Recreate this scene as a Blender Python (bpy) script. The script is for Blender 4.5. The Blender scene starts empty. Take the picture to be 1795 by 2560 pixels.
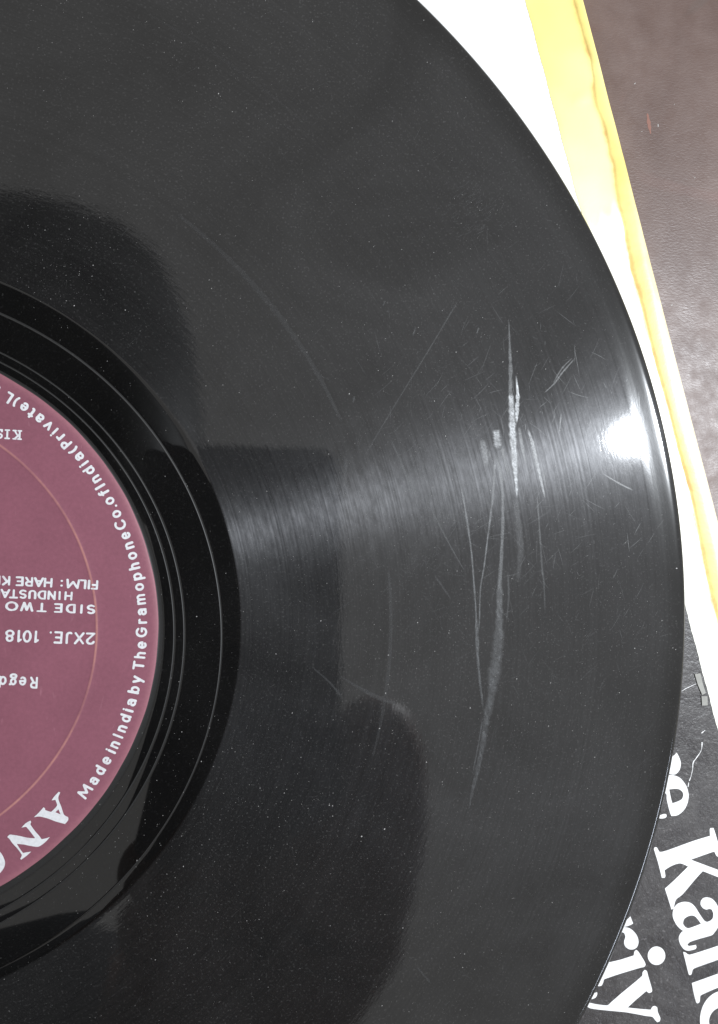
import bpy, bmesh, math, random
from mathutils import Vector, Matrix
from mathutils.geometry import delaunay_2d_cdt

MM = 0.001
scene = bpy.context.scene
COL = scene.collection
random.seed(7)

# ------------------------------------------------------------------ camera
cam_d = bpy.data.cameras.new('camera')
cam = bpy.data.objects.new('camera', cam_d)
COL.objects.link(cam)
cam_d.sensor_fit = 'VERTICAL'
cam_d.sensor_height = 24.0
cam_d.sensor_width = 24.0
cam_d.lens = 24.0 * 1950 / 2560
cam_d.clip_start = 0.001
cam_d.clip_end = 50.0
RX, RY = -0.0033209, -0.15107145
CAM = Vector((64.387, 20.761, 141.708)) * MM
CAM_ROT = Matrix.Rotation(RY, 4, 'Y') @ Matrix.Rotation(RX, 4, 'X')
cam.matrix_world = Matrix.Translation(CAM) @ CAM_ROT
scene.camera = cam

# ------------------------------------------------------------------ ambient room light
world = bpy.data.worlds.new('World')
scene.world = world
world.use_nodes = True
bg = world.node_tree.nodes['Background']
bg.inputs[0].default_value = (1.0, 0.985, 0.965, 1)
bg.inputs[1].default_value = 0.40

# ------------------------------------------------------------------ lamps
def area_lamp(name, loc, size, energy, color, target):
    d = bpy.data.lights.new(name, 'AREA')
    d.shape = 'ELLIPSE'
    d.size, d.size_y = size
    d.energy = energy
    d.color = color
    o = bpy.data.objects.new(name, d)
    COL.objects.link(o)
    o.location = Vector(loc) * MM
    o.rotation_euler = (Vector(target) * MM - o.location).to_track_quat('-Z', 'Y').to_euler()
    return o

area_lamp('ceiling_lamp', (370, 78, 420), (0.015, 0.032), 3.7, (0.90, 0.95, 1.0), (120, 30, 0))
area_lamp('side_lamp', (760, -500, 520), (0.42, 0.05), 1.1, (0.78, 0.86, 1.0), (100, 0, 0))

scene.view_settings.view_transform = 'Standard'
scene.view_settings.look = 'None'
scene.view_settings.exposure = 0.0
scene.view_settings.gamma = 1.0
scene.view_settings.use_curve_mapping = False
scene.render.engine = 'CYCLES'
scene.cycles.use_denoising = True
scene.cycles.max_bounces = 6
scene.cycles.sample_clamp_indirect = 4.0

# ------------------------------------------------------------------ helpers
def link(name, me, mat=None, parent=None, smooth=False):
    o = bpy.data.objects.new(name, me)
    COL.objects.link(o)
    if mat is not None:
        me.materials.append(mat)
    if parent is not None:
        o.parent = parent
    if smooth:
        for p in me.polygons:
            p.use_smooth = True
    return o

def mesh(name, verts, faces, mat=None, parent=None, smooth=False):
    me = bpy.data.meshes.new(name)
    me.from_pydata([tuple(c * MM for c in v) for v in verts], [], faces)
    me.update()
    return link(name, me, mat, parent, smooth)

def empty(name, loc=(0, 0, 0)):
    o = bpy.data.objects.new(name, None)
    COL.objects.link(o)
    o.location = Vector(loc) * MM
    o.empty_display_size = 0.01
    return o

def tag(o, label=None, cat=None, group=None, kind=None):
    if label: o['label'] = label
    if cat: o['category'] = cat
    if group: o['group'] = group
    if kind: o['kind'] = kind
    return o

class NT:
    """small node-tree builder"""
    def __init__(self, name):
        self.m = bpy.data.materials.new(name)
        self.m.use_nodes = True
        self.t = self.m.node_tree
        self.t.nodes.clear()
        self.out = self.n('ShaderNodeOutputMaterial')
    def n(self, kind, **kw):
        nd = self.t.nodes.new(kind)
        for k, v in kw.items():
            if k.startswith('i_'):
                key = k[2:]
                nd.inputs[int(key) if key.isdigit() else key].default_value = v
            else:
                setattr(nd, k, v)
        return nd
    def l(self, a, b):
        self.t.links.new(a, b)
    def val(self, x, sock):
        if isinstance(x, (int, float)): sock.default_value = x
        elif isinstance(x, tuple): sock.default_value = x
        else: self.l(x, sock)
    def math(self, op, a, b=0.0, c=0.0, clamp=False):
        nd = self.n('ShaderNodeMath', operation=op)
        nd.use_clamp = clamp
        self.val(a, nd.inputs[0]); self.val(b, nd.inputs[1]); self.val(c, nd.inputs[2])
        return nd.outputs[0]
    def mapr(self, v, a, b, c, d, smooth=False):
        nd = self.n('ShaderNodeMapRange')
        if smooth: nd.interpolation_type = 'SMOOTHSTEP'
        self.val(v, nd.inputs[0])
        for i, x in enumerate((a, b, c, d)): self.val(x, nd.inputs[i + 1])
        return nd.outputs[0]
    def noise(self, scale, detail=2.0, rough=0.5, vec=None, dim='3D', dist=0.0):
        nd = self.n('ShaderNodeTexNoise', noise_dimensions=dim)
        nd.inputs['Scale'].default_value = scale
        nd.inputs['Detail'].default_value = detail
        nd.inputs['Roughness'].default_value = rough
        nd.inputs['Distortion'].default_value = dist
        if vec is not None:
            self.l(vec, nd.inputs['W' if dim == '1D' else 'Vector'])
        return nd.outputs[0]
    def mix(self, f, a, b):
        nd = self.n('ShaderNodeMix', data_type='RGBA')
        self.val(f, nd.inputs[0])
        for x, s in ((a, nd.inputs[6]), (b, nd.inputs[7])):
            if isinstance(x, tuple): s.default_value = x if len(x) == 4 else x + (1,)
            else: self.l(x, s)
        return nd.outputs[2]
    def obj(self):
        return self.n('ShaderNodeTexCoord').outputs['Object']
    def xyz(self, v):
        nd = self.n('ShaderNodeSeparateXYZ'); self.l(v, nd.inputs[0]); return nd.outputs
    def comb(self, x, y, z):
        nd = self.n('ShaderNodeCombineXYZ')
        for v, s in zip((x, y, z), nd.inputs): self.val(v, s)
        return nd.outputs[0]
    def bump(self, h, strength, dist):
        nd = self.n('ShaderNodeBump')
        nd.inputs['Strength'].default_value = strength
        nd.inputs['Distance'].default_value = dist
        self.l(h, nd.inputs['Height'])
        return nd.outputs[0]
    def bsdf(self, col, rough=0.5, spec=0.5, normal=None, **kw):
        nd = self.n('ShaderNodeBsdfPrincipled')
        for v, key in ((col, 'Base Color'), (rough, 'Roughness'), (spec, 'Specular IOR Level')):
            s = nd.inputs[key]
            if isinstance(v, tuple): s.default_value = v if len(v) == 4 else v + (1,)
            elif isinstance(v, (int, float)): s.default_value = v
            else: self.l(v, s)
        if normal is not None: self.l(normal, nd.inputs['Normal'])
        for k, v in kw.items():
            self.val(v, nd.inputs[k])
        return nd.outputs[0]
    def done(self, sh):
        self.l(sh, self.out.inputs[0]); return self.m

# ------------------------------------------------------------------ materials
def m_vinyl():
    t = NT('black_vinyl')
    P = t.obj(); x, y, z = t.xyz(P)
    r = t.math('MULTIPLY', t.math('SQRT', t.math('ADD', t.math('MULTIPLY', x, x), t.math('MULTIPLY', y, y))), 1000.0)
    th = t.math('ARCTAN2', y, x)
    up = t.mapr(z, -0.0008, -0.0006, 0, 1)
    groove = t.math('MULTIPLY', t.mapr(r, 64.35, 64.7, 0, 1), t.mapr(r, 145.0, 149.5, 1, 0.35))
    for c, w in ((91.0, 0.4),):
        d = t.math('ABSOLUTE', t.math('SUBTRACT', r, c))
        groove = t.math('MULTIPLY', groove, t.mapr(d, w * 0.7, w * 1.2, 0.9, 1))
    groove = t.math('MULTIPLY', groove, t.mapr(t.math('ABSOLUTE', t.math('SUBTRACT', r, 92.5)), 0.3, 0.8, 1.15, 1))
    groove = t.math('MULTIPLY', groove, up)
    # loud and quiet passages: bands along the radius
    band = t.mapr(t.noise(0.55, 4, 0.6, r, '1D'), 0.3, 0.7, 0.92, 1.07)
    fine = t.mapr(t.noise(2.2, 3, 0.7, r, '1D'), 0.3, 0.7, 0.72, 1.28)
    pol = t.comb(t.math('MULTIPLY', r, 1.3), t.math('MULTIPLY', t.math('MULTIPLY', th, r), 0.33), 0.0)
    shimmer = t.noise(1.0, 3, 0.65, pol)
    shim = t.mapr(shimmer, 0.32, 0.68, 0.65, 1.35)
    smear = t.mapr(t.noise(26, 4, 0.6, P, dist=1.2), 0.35, 0.72, 0.72, 1.25)
    speck = t.noise(2600, 1, 0.5, P)
    spk = t.mapr(speck, 0.60, 0.78, 0, 0.03)
    dust = t.math('MULTIPLY', t.math('ADD', 0.0055, t.math('MULTIPLY', groove, 0.002)), smear)
    dust = t.math('ADD', dust, t.math('MULTIPLY', t.math('MULTIPLY', spk, t.mapr(groove, 0, 1, 0.25, 1)), smear))
    col = t.comb(dust, t.math('MULTIPLY', dust, 0.98), t.math('MULTIPLY', dust, 0.97))
    # fine waviness of the pressing
    wob = t.noise(70, 2, 0.5, P)
    h = t.math('ADD', t.math('MULTIPLY', wob, 0.000008), t.math('MULTIPLY', t.math('MULTIPLY', shimmer, groove), 0.000012))
    nrm = t.bump(h, 0.6, 1.0)
    rough = t.math('ADD', t.mapr(groove, 0, 1, 0.035, 0.04), t.mapr(r, 144.8, 147.0, 0, 0.07))
    lead = t.math('MULTIPLY', t.mapr(z, -0.000296, -0.000284, 1, 0), t.mapr(r, 62.5, 62.6, 1, 0))
    rough = t.math('ADD', rough, t.math("MULTIPLY", lead, 0.46))
    base = t.bsdf(col, rough, 0.85, nrm)
    tan = t.n('ShaderNodeTangent', direction_type='RADIAL', axis='Z')
    def lobe(ro, an, g, mod=None):
        nd = t.n('ShaderNodeBsdfAnisotropic')
        nd.distribution = 'GGX'
        gg = t.math('MULTIPLY', t.math('MULTIPLY', groove, g), t.math('MULTIPLY', band, smear))
        if mod is not None: gg = t.math('MULTIPLY', gg, mod)
        t.l(t.comb(gg, gg, t.math('MULTIPLY', gg, 1.04)), nd.inputs['Color'])
        nd.inputs['Roughness'].default_value = ro
        nd.inputs['Anisotropy'].default_value = an
        nd.inputs['Rotation'].default_value = 0.0
        t.l(tan.outputs[0], nd.inputs['Tangent'])
        t.l(nrm, nd.inputs['Normal'])
        return nd.outputs[0]
    s = t.n('ShaderNodeAddShader'); t.l(base, s.inputs[0]); t.l(lobe(0.42, 0.72, 0.0155, t.math('MULTIPLY', fine, shim)), s.inputs[1])
    s2 = t.n('ShaderNodeAddShader'); t.l(s.outputs[0], s2.inputs[0]); t.l(lobe(0.66, 0.2, 0.0125), s2.inputs[1])
    s3 = t.n('ShaderNodeAddShader'); t.l(s2.outputs[0], s3.inputs[0]); t.l(lobe(0.25, 0.45, 0.0032, fine), s3.inputs[1])
    return t.done(s3.outputs[0])

def m_paper(name, col, rough=0.6, var=0.12, scale=500, bump=0.15):
    t = NT(name)
    P = t.obj()
    n1 = t.noise(scale, 4, 0.65, P)
    n2 = t.noise(scale * 0.07, 3, 0.6, P)
    f = t.mapr(t.math('ADD', t.math('MULTIPLY', n1, 0.5), t.math('MULTIPLY', n2, 0.5)), 0.3, 0.7, 1 - var, 1 + var)
    c = t.comb(*[t.math('MULTIPLY', f, v) for v in col])
    return t.done(t.bsdf(c, rough, 0.4, t.bump(n1, bump, 0.0001)))

def m_label():
    t = NT('plum_label_paper')
    P = t.obj(); x, y, z = t.xyz(P)
    r = t.math('MULTIPLY', t.math('SQRT', t.math('ADD', t.math('MULTIPLY', x, x), t.math('MULTIPLY', y, y))), 1000.0)
    n1 = t.noise(1500, 3, 0.65, P)
    n2 = t.noise(90, 4, 0.6, P)
    n3 = t.noise(900, 2, 0.6, t.comb(t.math('MULTIPLY', x, 1.0), t.math('MULTIPLY', y, 0.3), z), dist=0.6)
    f = t.mapr(t.math('ADD', t.math('MULTIPLY', n1, 0.5), t.math('MULTIPLY', n2, 0.5)), 0.3, 0.7, 0.86, 1.12)
    base = t.mix(t.mapr(n3, 0.68, 0.82, 0, 0.5), (0.232, 0.083, 0.114), (0.37, 0.17, 0.21))
    # pressing ring: plum ink rubbed off, and its ridge's salmon highlight painted in
    d = t.math('ABSOLUTE', t.math('SUBTRACT', r, 39.55))
    wear = t.math('MULTIPLY', t.mapr(d, 0.08, 0.26, 1, 0), t.mapr(n2, 0.35, 0.6, 0.15, 0.6))
    c = t.mix(wear, base, (0.55, 0.26, 0.21))
    e = t.mapr(r, 48.6, 50.0, 0, 0.35, True)  # turned-down rim: the light it catches is put into a paler colour
    c = t.mix(e, c, (0.36, 0.155, 0.175))
    mul = t.n('ShaderNodeMix', data_type='RGBA', blend_type='MULTIPLY')
    mul.inputs[0].default_value = 1.0
    t.l(c, mul.inputs[6]); t.l(t.comb(f, f, f), mul.inputs[7])
    h = t.math('ADD', t.math('MULTIPLY', n1, 0.6), t.math('MULTIPLY', n2, 0.6))
    return t.done(t.bsdf(mul.outputs[2], 0.5, 0.35, t.bump(h, 0.25, 0.0001)))

def m_ink(name='white_label_ink', col=(0.70, 0.70, 0.72), patch=True):
    t = NT(name)
    n = t.noise(1600, 3, 0.6, t.obj())
    n2 = t.noise(350, 2, 0.6, t.obj())
    f = t.mapr(n, 0.3, 0.7, 0.86, 1.04)
    c = t.comb(*[t.math('MULTIPLY', f, v) for v in col])
    if patch: c = t.mix(t.mapr(n2, 0.60, 0.75, 0, 0.4), c, (0.5, 0.36, 0.40))
    return t.done(t.bsdf(c, 0.55, 0.4))

def m_black_card():
    t = NT('black_printed_card')
    P = t.obj()
    n1 = t.noise(700, 4, 0.7, P); n2 = t.noise(95, 5, 0.7, P, dist=0.8); n3 = t.noise(1500, 2, 0.6, P)
    c = t.mix(t.mapr(n2, 0.35, 0.65, 0, 1), (0.030, 0.026, 0.026), (0.062, 0.057, 0.056))
    c = t.mix(t.mapr(n3, 0.58, 0.76, 0, 0.5), c, (0.20, 0.185, 0.185))
    ro = t.mapr(n2, 0.3, 0.7, 0.36, 0.52)
    h = t.math('ADD', t.math('MULTIPLY', n1, 0.7), t.math('MULTIPLY', n2, 1.2))
    return t.done(t.bsdf(c, ro, 0.55, t.bump(h, 0.9, 0.00025)))

def m_tape():
    t = NT('yellowed_tape')
    P = t.obj()
    a = t.n('ShaderNodeAttribute', attribute_name='stain_shade').outputs['Fac']
    b = t.n('ShaderNodeAttribute', attribute_name='pale').outputs['Fac']
    n1 = t.noise(220, 4, 0.65, P); n2 = t.noise(35, 3, 0.6, P)
    c = t.mix(t.mapr(n2, 0.35, 0.65, 0, 1), (0.90, 0.76, 0.21), (0.93, 0.82, 0.32))
    c = t.mix(t.math('MULTIPLY', b, t.mapr(n2, 0.3, 0.6, 0.75, 1.0)), c, (0.95, 0.93, 0.84))
    s = t.math('MULTIPLY', a, t.mapr(n1, 0.32, 0.62, 0.35, 1.0), clamp=True)
    c = t.mix(s, c, (0.64, 0.38, 0.12))
    h = t.math('ADD', t.math('MULTIPLY', n1, 0.5), t.math('MULTIPLY', n2, 1.0))
    return t.done(t.bsdf(c, 0.32, 0.5, t.bump(h, 0.35, 0.0003)))

def m_table():
    t = NT('dark_brown_leathercloth')
    P = t.obj()
    st = t.n('ShaderNodeMapping'); t.l(P, st.inputs[0])
    st.inputs['Rotation'].default_value = (0, 0, math.radians(-28))
    st.inputs['Scale'].default_value = (1.0, 2.2, 1.0)
    n1 = t.noise(1250, 3, 0.62, st.outputs[0], dist=0.4)
    n2 = t.noise(45, 4, 0.6, P, dist=0.8)
    n3 = t.noise(24, 2, 0.5, P, dist=1.5)
    n4 = t.noise(240, 3, 0.6, P)
    c = t.mix(t.mapr(n2, 0.35, 0.65, 0, 1), (0.098, 0.062, 0.052), (0.135, 0.092, 0.079))
    c = t.mix(t.mapr(n3, 0.60, 0.74, 0, 0.7), c, (0.16, 0.078, 0.066))
    c = t.mix(t.mapr(n3, 0.38, 0.27, 0, 0.6), c, (0.085, 0.083, 0.076))
    ro = t.mapr(n4, 0.3, 0.7, 0.34, 0.50)
    h = t.math('ADD', n1, t.math('MULTIPLY', n4, 0.7))
    return t.done(t.bsdf(c, ro, 0.42, t.bump(h, 0.17, 0.0003)))

def m_scratch():
    t = NT('scuffed_vinyl')
    a = t.n('ShaderNodeAttribute', attribute_name='wear').outputs['Fac']
    n = t.noise(3200, 3, 0.7, t.obj())
    f = t.math('MULTIPLY', a, t.mapr(n, 0.34, 0.66, 0.5, 1.15), clamp=True)
    tr = t.n('ShaderNodeBsdfTransparent').outputs[0]
    g = t.bsdf(t.mix(t.mapr(a, 0.35, 0.85, 0, 1), (0.09, 0.092, 0.095), (0.40, 0.42, 0.44)), 0.38, 1.0)
    mx = t.n('ShaderNodeMixShader'); t.val(f, mx.inputs[0]); t.l(tr, mx.inputs[1]); t.l(g, mx.inputs[2])
    return t.done(mx.outputs[0])

def m_plain(name, col, rough=0.5, spec=0.5):
    t = NT(name)
    n = t.noise(300, 3, 0.6, t.obj())
    f = t.mapr(n, 0.3, 0.7, 0.88, 1.1)
    return t.done(t.bsdf(t.comb(*[t.math('MULTIPLY', f, v) for v in col]), rough, spec))

M_VINYL = m_vinyl(); M_LABEL = m_label(); M_INK = m_ink(); M_SCR = m_scratch()
M_BLACK = m_black_card(); M_TAPE = m_tape(); M_TABLE = m_table()
M_WHITE = m_paper('white_printed_card', (0.86, 0.86, 0.85), 0.45, 0.04)
M_BOARD = m_paper('grey_board', (0.42, 0.36, 0.27), 0.8, 0.15)
M_COVINK = m_ink('white_cover_ink', (0.86, 0.855, 0.85), False)
M_DUST = m_plain('dust_fibre', (0.42, 0.41, 0.40), 0.8, 0.3)
M_FLAP = m_plain('clear_tape_scrap', (0.34, 0.335, 0.31), 0.25, 0.6)

# ------------------------------------------------------------------ measured outlines, millimetres on their own surface (origin: spindle hole)
ARC = [["M",37.606,-28.524],["a",38.951,-26.658],["d",40.059,-24.963],["e",41.092,-23.222],["i",41.932,-21.67],["n",42.511,-20.509],["I",43.168,-19.089],["n",43.739,-17.742],["d",44.406,-15.999],["i",44.88,-14.615],["a",45.312,-13.216],["b",45.895,-11.022],["y",46.29,-9.225],["T",46.711,-6.776],["h",46.939,-4.952],["e",47.094,-3.162],["G",47.192,-0.87],["r",47.189,1.024],["a",47.125,2.661],["m",46.948,4.867],["o",46.669,7.062],["p",46.352,8.907],["h",45.962,10.739],["o",45.5,12.554],["n",44.966,14.348],["e",44.362,16.121],["C",43.578,18.133],["o",42.802,19.895],[".",42.213,21.117],["o",41.663,22.182],["f",40.791,23.747],["I",40.185,24.759],["n",39.398,25.993],["d",38.339,27.531],["i",37.467,28.706],["a",36.559,29.854],["(",35.546,31.054],["P",34.515,32.195],["r",33.403,33.348],["i",32.523,34.207],["v",31.446,35.199],["a",30.03,36.415],["t",28.785,37.407],["e",27.508,38.356],[")",26.217,39.249],["L",25.015,40.026],["t",23.223,41.302],["d",21.817,42.333]]
L1 = [["F",39.215,7.514],["I",38.239,7.584],["L",37.265,7.711],["M",35.591,7.792],[":",33.71,8.155],["H",31.462,8.075],["A",29.917,8.153],["R",28.324,8.231],["E",26.789,8.364],["K",24.576,8.45],["R",22.95,8.55]]
L2 = [["H",34.835,5.723],["I",33.332,5.748],["N",32.047,5.825],["D",30.446,5.964],["U",28.851,6.102],["S",27.315,6.127],["T",25.784,6.208],["A",24.415,6.285],["N",22.842,6.4]]
L3 = [["S",38.614,3.345],["I",36.989,3.32],["D",35.209,3.467],["E",33.168,3.618],["T",30.39,3.727],["W",27.947,3.997],["O",25.465,4.155]]
L4 = [["2",38.5,-1.79],["X",36.605,-1.743],["J",34.827,-1.586],["E",33.162,-1.545],[".",31.825,-0.615],["1",29.479,-1.23],["0",27.993,-1.193],["1",26.671,-0.994],["8",25.141,-0.956]]
L5 = [["R",29.097,-9.212],["e",27.242,-8.837],["g",25.71,-8.542],["d",23.973,-8.84]]
L6 = [["k",26.395,33.603],["j",24.776,33.686],["s",23.514,33.742]]
ANG = [[[[33.168,-28.316],[33.426,-28.492],[33.115,-29.178],[33.166,-29.829],[33.578,-30.934],[34.041,-32.367],[34.712,-32.84],[34.712,-33.381],[34.194,-33.999],[32.698,-33.476],[31.464,-32.916],[30.028,-32.453],[29.056,-32.503],[29.824,-31.795],[30.645,-30.873],[30.901,-31.103],[30.901,-31.373],[31.876,-31.753],[32.494,-31.195],[32.907,-30.625],[32.599,-29.689],[31.982,-29.763],[32.394,-29.138]],[[33.113,-31.393],[33.473,-32.279],[32.597,-31.849]]],[[[28.493,-33.061],[28.595,-33.336],[28.492,-33.76],[29.206,-34.88],[29.921,-35.786],[30.33,-36.405],[31.048,-36.289],[31.665,-36.112],[30.945,-36.929],[29.816,-37.665],[28.589,-37.477],[27.366,-37.129],[26.247,-36.949],[26.754,-37.841],[27.262,-38.572],[27.874,-38.505],[28.588,-38.445],[27.873,-39.096],[26.955,-39.733],[26.803,-39.562],[27.058,-38.935],[26.449,-37.928],[25.537,-36.796],[25.031,-36.013],[24.677,-35.669],[25.134,-35.27],[26.554,-35.574],[27.979,-35.986],[29.255,-36.175],[28.592,-35.164],[27.778,-34.093],[27.014,-34.207],[27.676,-33.495]]],[[[22.906,-37.588],[23.511,-38.163],[23.965,-38.888],[24.267,-39.712],[24.317,-40.143],[24.164,-40.882],[23.506,-41.8],[22.597,-42.484],[21.389,-42.825],[20.185,-42.632],[20.486,-42.014],[21.49,-42.085],[22.397,-41.615],[22.902,-40.795],[23.004,-39.947],[22.703,-39.071],[22.2,-38.396],[21.496,-38.029],[21.899,-37.522]]]]
COVER = [["e",[[[149.164,-32.031],[150.578,-32.478],[151.523,-33.278],[152.335,-34.448],[152.743,-35.724],[152.812,-36.479],[152.611,-37.722],[152.072,-38.819],[151.263,-39.648],[150.319,-40.156],[149.109,-40.209],[148.839,-39.631],[148.434,-38.234],[148.097,-36.842],[148.028,-35.84],[147.357,-35.18],[146.954,-34.161],[147.086,-32.921],[148.023,-32.159]],[[148.631,-34.875],[150.312,-34.84],[151.121,-35.197],[151.594,-35.786],[151.595,-36.412],[151.259,-37.019],[150.315,-37.404],[149.307,-37.66],[148.969,-36.516]]]],["d",[[[150.167,-27.645],[150.436,-27.97],[150.977,-29.121],[151.113,-30.004],[150.912,-30.994],[150.442,-31.596],[149.904,-31.944],[149.164,-31.931],[148.157,-31.605],[148.153,-29.234],[149.763,-28.063]]]],["t",[[[147.632,-39.685],[148.034,-39.833],[148.102,-40.212],[147.767,-40.504],[146.963,-40.581],[146.294,-40.479],[146.427,-39.988],[147.096,-39.778]]]],["K",[[[157.377,-43.407],[157.582,-43.104],[158.197,-43.142],[158.472,-43.852],[159.298,-46.428],[159.849,-48.105],[160.057,-48.876],[159.577,-49.097],[158.891,-48.798],[158.41,-47.946],[157.932,-47.978],[153.305,-49.177],[158.964,-51.516],[160.68,-52.204],[161.095,-53.118],[160.546,-53.711],[158.761,-52.889],[155.891,-51.679],[154.058,-53.372],[151.557,-55.95],[150.209,-56.851],[149.806,-57.821],[149.673,-58.687],[149.135,-58.833],[148.46,-56.719],[147.719,-54.541],[149.665,-53.058],[152.698,-50.516],[151.008,-49.773],[149.123,-50.144],[147.647,-50.916],[147.85,-52.054],[147.649,-52.414],[147.046,-52.308],[146.307,-49.451],[145.368,-46.523],[145.567,-46.163],[146.035,-46.256],[146.504,-47.096],[146.972,-47.19],[148.447,-46.913],[153.842,-45.447],[157.448,-44.67]]]],["a",[[[152.1,-57.499],[153.319,-57.843],[154.27,-58.732],[155.223,-60.188],[156.179,-61.522],[156.793,-61.886],[157.544,-61.693],[158.09,-61.169],[158.157,-60.292],[157.814,-59.508],[157.267,-59.34],[156.653,-59.418],[155.902,-59.046],[155.425,-58.317],[155.491,-57.568],[156.035,-57.042],[156.853,-56.978],[157.947,-57.375],[158.907,-58.457],[159.595,-60.025],[159.872,-61.562],[159.326,-63.035],[158.505,-64.104],[157.822,-64.679],[155.231,-65.158],[153.195,-65.616],[152.586,-66.067],[152.925,-66.41],[154.417,-66.284],[154.554,-66.799],[154.283,-67.153],[152.927,-67.351],[151.979,-67.082],[151.167,-66.136],[150.76,-65.1],[150.759,-64.348],[151.163,-63.63],[151.635,-63.292],[150.622,-62.458],[149.811,-61.267],[149.406,-60.109],[149.539,-58.868],[150.211,-57.919],[151.154,-57.553]],[[153.594,-60.375],[154.409,-60.753],[155.499,-62.16],[152.92,-62.832],[152.107,-62.516],[151.633,-61.788],[151.902,-60.932],[152.645,-60.489]]]],["l",[[[151.641,-67.493],[152.115,-67.596],[153.063,-68.154],[156.597,-67.475],[159.25,-66.88],[165.538,-65.441],[166.095,-66.25],[165.681,-68.121],[159.254,-69.723],[154.289,-70.925],[153.746,-71.253],[153.476,-72.109],[153.137,-72.267],[152.866,-72.054],[152.253,-69.74]]]],["l2",[[[153.547,-73.874],[156.606,-73.146],[159.259,-72.502],[166.242,-70.967],[166.8,-72.033],[166.525,-73.79],[159.264,-75.345],[155.657,-76.46],[155.385,-76.686],[155.251,-77.806],[154.843,-78.082],[154.503,-77.861],[153.957,-75.923]]]],["o",[[[165.916,-82.509],[165.784,-83.826],[165.391,-85.05],[164.757,-86.118],[163.914,-86.977],[162.905,-87.583],[161.783,-87.907],[160.603,-87.933],[159.426,-87.661],[158.31,-87.106],[157.31,-86.295],[156.476,-85.271],[155.848,-84.084],[155.458,-82.794],[155.325,-81.464],[155.454,-80.16],[155.84,-78.946],[156.464,-77.883],[157.295,-77.024],[158.292,-76.411],[159.407,-76.076],[160.583,-76.036],[161.763,-76.295],[162.887,-76.841],[163.897,-77.646],[164.743,-78.671],[165.382,-79.864],[165.779,-81.166]],[[163.905,-82.565],[163.823,-83.206],[163.579,-83.799],[163.184,-84.313],[162.66,-84.722],[162.033,-85.005],[161.334,-85.15],[160.599,-85.148],[159.865,-85.0],[159.168,-84.715],[158.543,-84.305],[158.022,-83.793],[157.63,-83.203],[157.387,-82.565],[157.303,-81.911],[157.384,-81.274],[157.626,-80.684],[158.016,-80.172],[158.536,-79.762],[159.159,-79.477],[159.855,-79.329],[160.589,-79.326],[161.324,-79.47],[162.023,-79.753],[162.652,-80.161],[163.178,-80.674],[163.574,-81.265],[163.821,-81.907]]]],["r",[[[140.404,-59.464],[141.001,-60.937],[140.472,-61.205],[139.548,-61.416],[138.099,-61.571],[138.097,-60.705],[139.546,-60.202]]]],["r2",[[[139.152,-61.532],[140.341,-61.876],[141.401,-62.831],[141.998,-63.873],[142.132,-64.878],[141.802,-65.72],[141.007,-66.087],[140.082,-65.946],[139.289,-65.259],[139.09,-64.376],[139.352,-63.407],[139.022,-62.636],[137.968,-62.303],[137.835,-61.426]]]],["dot",[[[147.832,-67.916],[147.786,-68.324],[147.647,-68.702],[147.424,-69.033],[147.127,-69.3],[146.772,-69.489],[146.376,-69.591],[145.96,-69.6],[145.544,-69.517],[145.148,-69.346],[144.794,-69.095],[144.498,-68.778],[144.275,-68.409],[144.137,-68.007],[144.089,-67.593],[144.136,-67.188],[144.273,-66.81],[144.495,-66.48],[144.79,-66.213],[145.144,-66.023],[145.539,-65.92],[145.955,-65.909],[146.371,-65.99],[146.768,-66.161],[147.123,-66.411],[147.421,-66.729],[147.645,-67.098],[147.784,-67.501]]]],["i",[[[141.651,-66.204],[142.116,-66.616],[143.447,-68.72],[143.647,-69.359],[143.315,-69.766],[142.651,-69.831],[138.42,-70.632],[135.008,-71.437],[134.747,-72.03],[134.421,-72.617],[133.703,-72.674],[132.659,-71.47],[133.438,-69.077],[135.266,-68.252],[136.249,-68.152],[138.417,-67.847],[141.123,-67.276],[141.254,-66.542]]]],["s",[[[133.443,-73.82],[133.509,-74.258],[133.183,-74.843],[132.467,-75.083],[131.622,-75.065],[131.881,-74.228]]]],["y",[[[143.449,-70.337],[143.915,-70.628],[144.249,-71.778],[145.053,-74.467],[144.92,-74.891],[144.387,-75.028],[143.787,-74.599],[141.598,-76.134],[139.879,-77.459],[142.263,-77.937],[144.725,-78.361],[145.057,-77.833],[145.591,-77.697],[146.126,-78.06],[146.261,-78.947],[146.798,-80.248],[146.665,-80.859],[146.13,-80.993],[145.662,-80.51],[145.06,-79.827],[143.727,-79.51],[139.748,-78.438],[136.456,-77.809],[133.838,-77.309],[132.144,-76.899],[131.493,-76.528],[131.752,-75.938],[132.012,-75.779],[133.185,-76.137],[135.537,-76.609],[136.454,-76.017],[138.425,-74.595],[142.852,-71.527],[142.984,-70.793]]]]]
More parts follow.
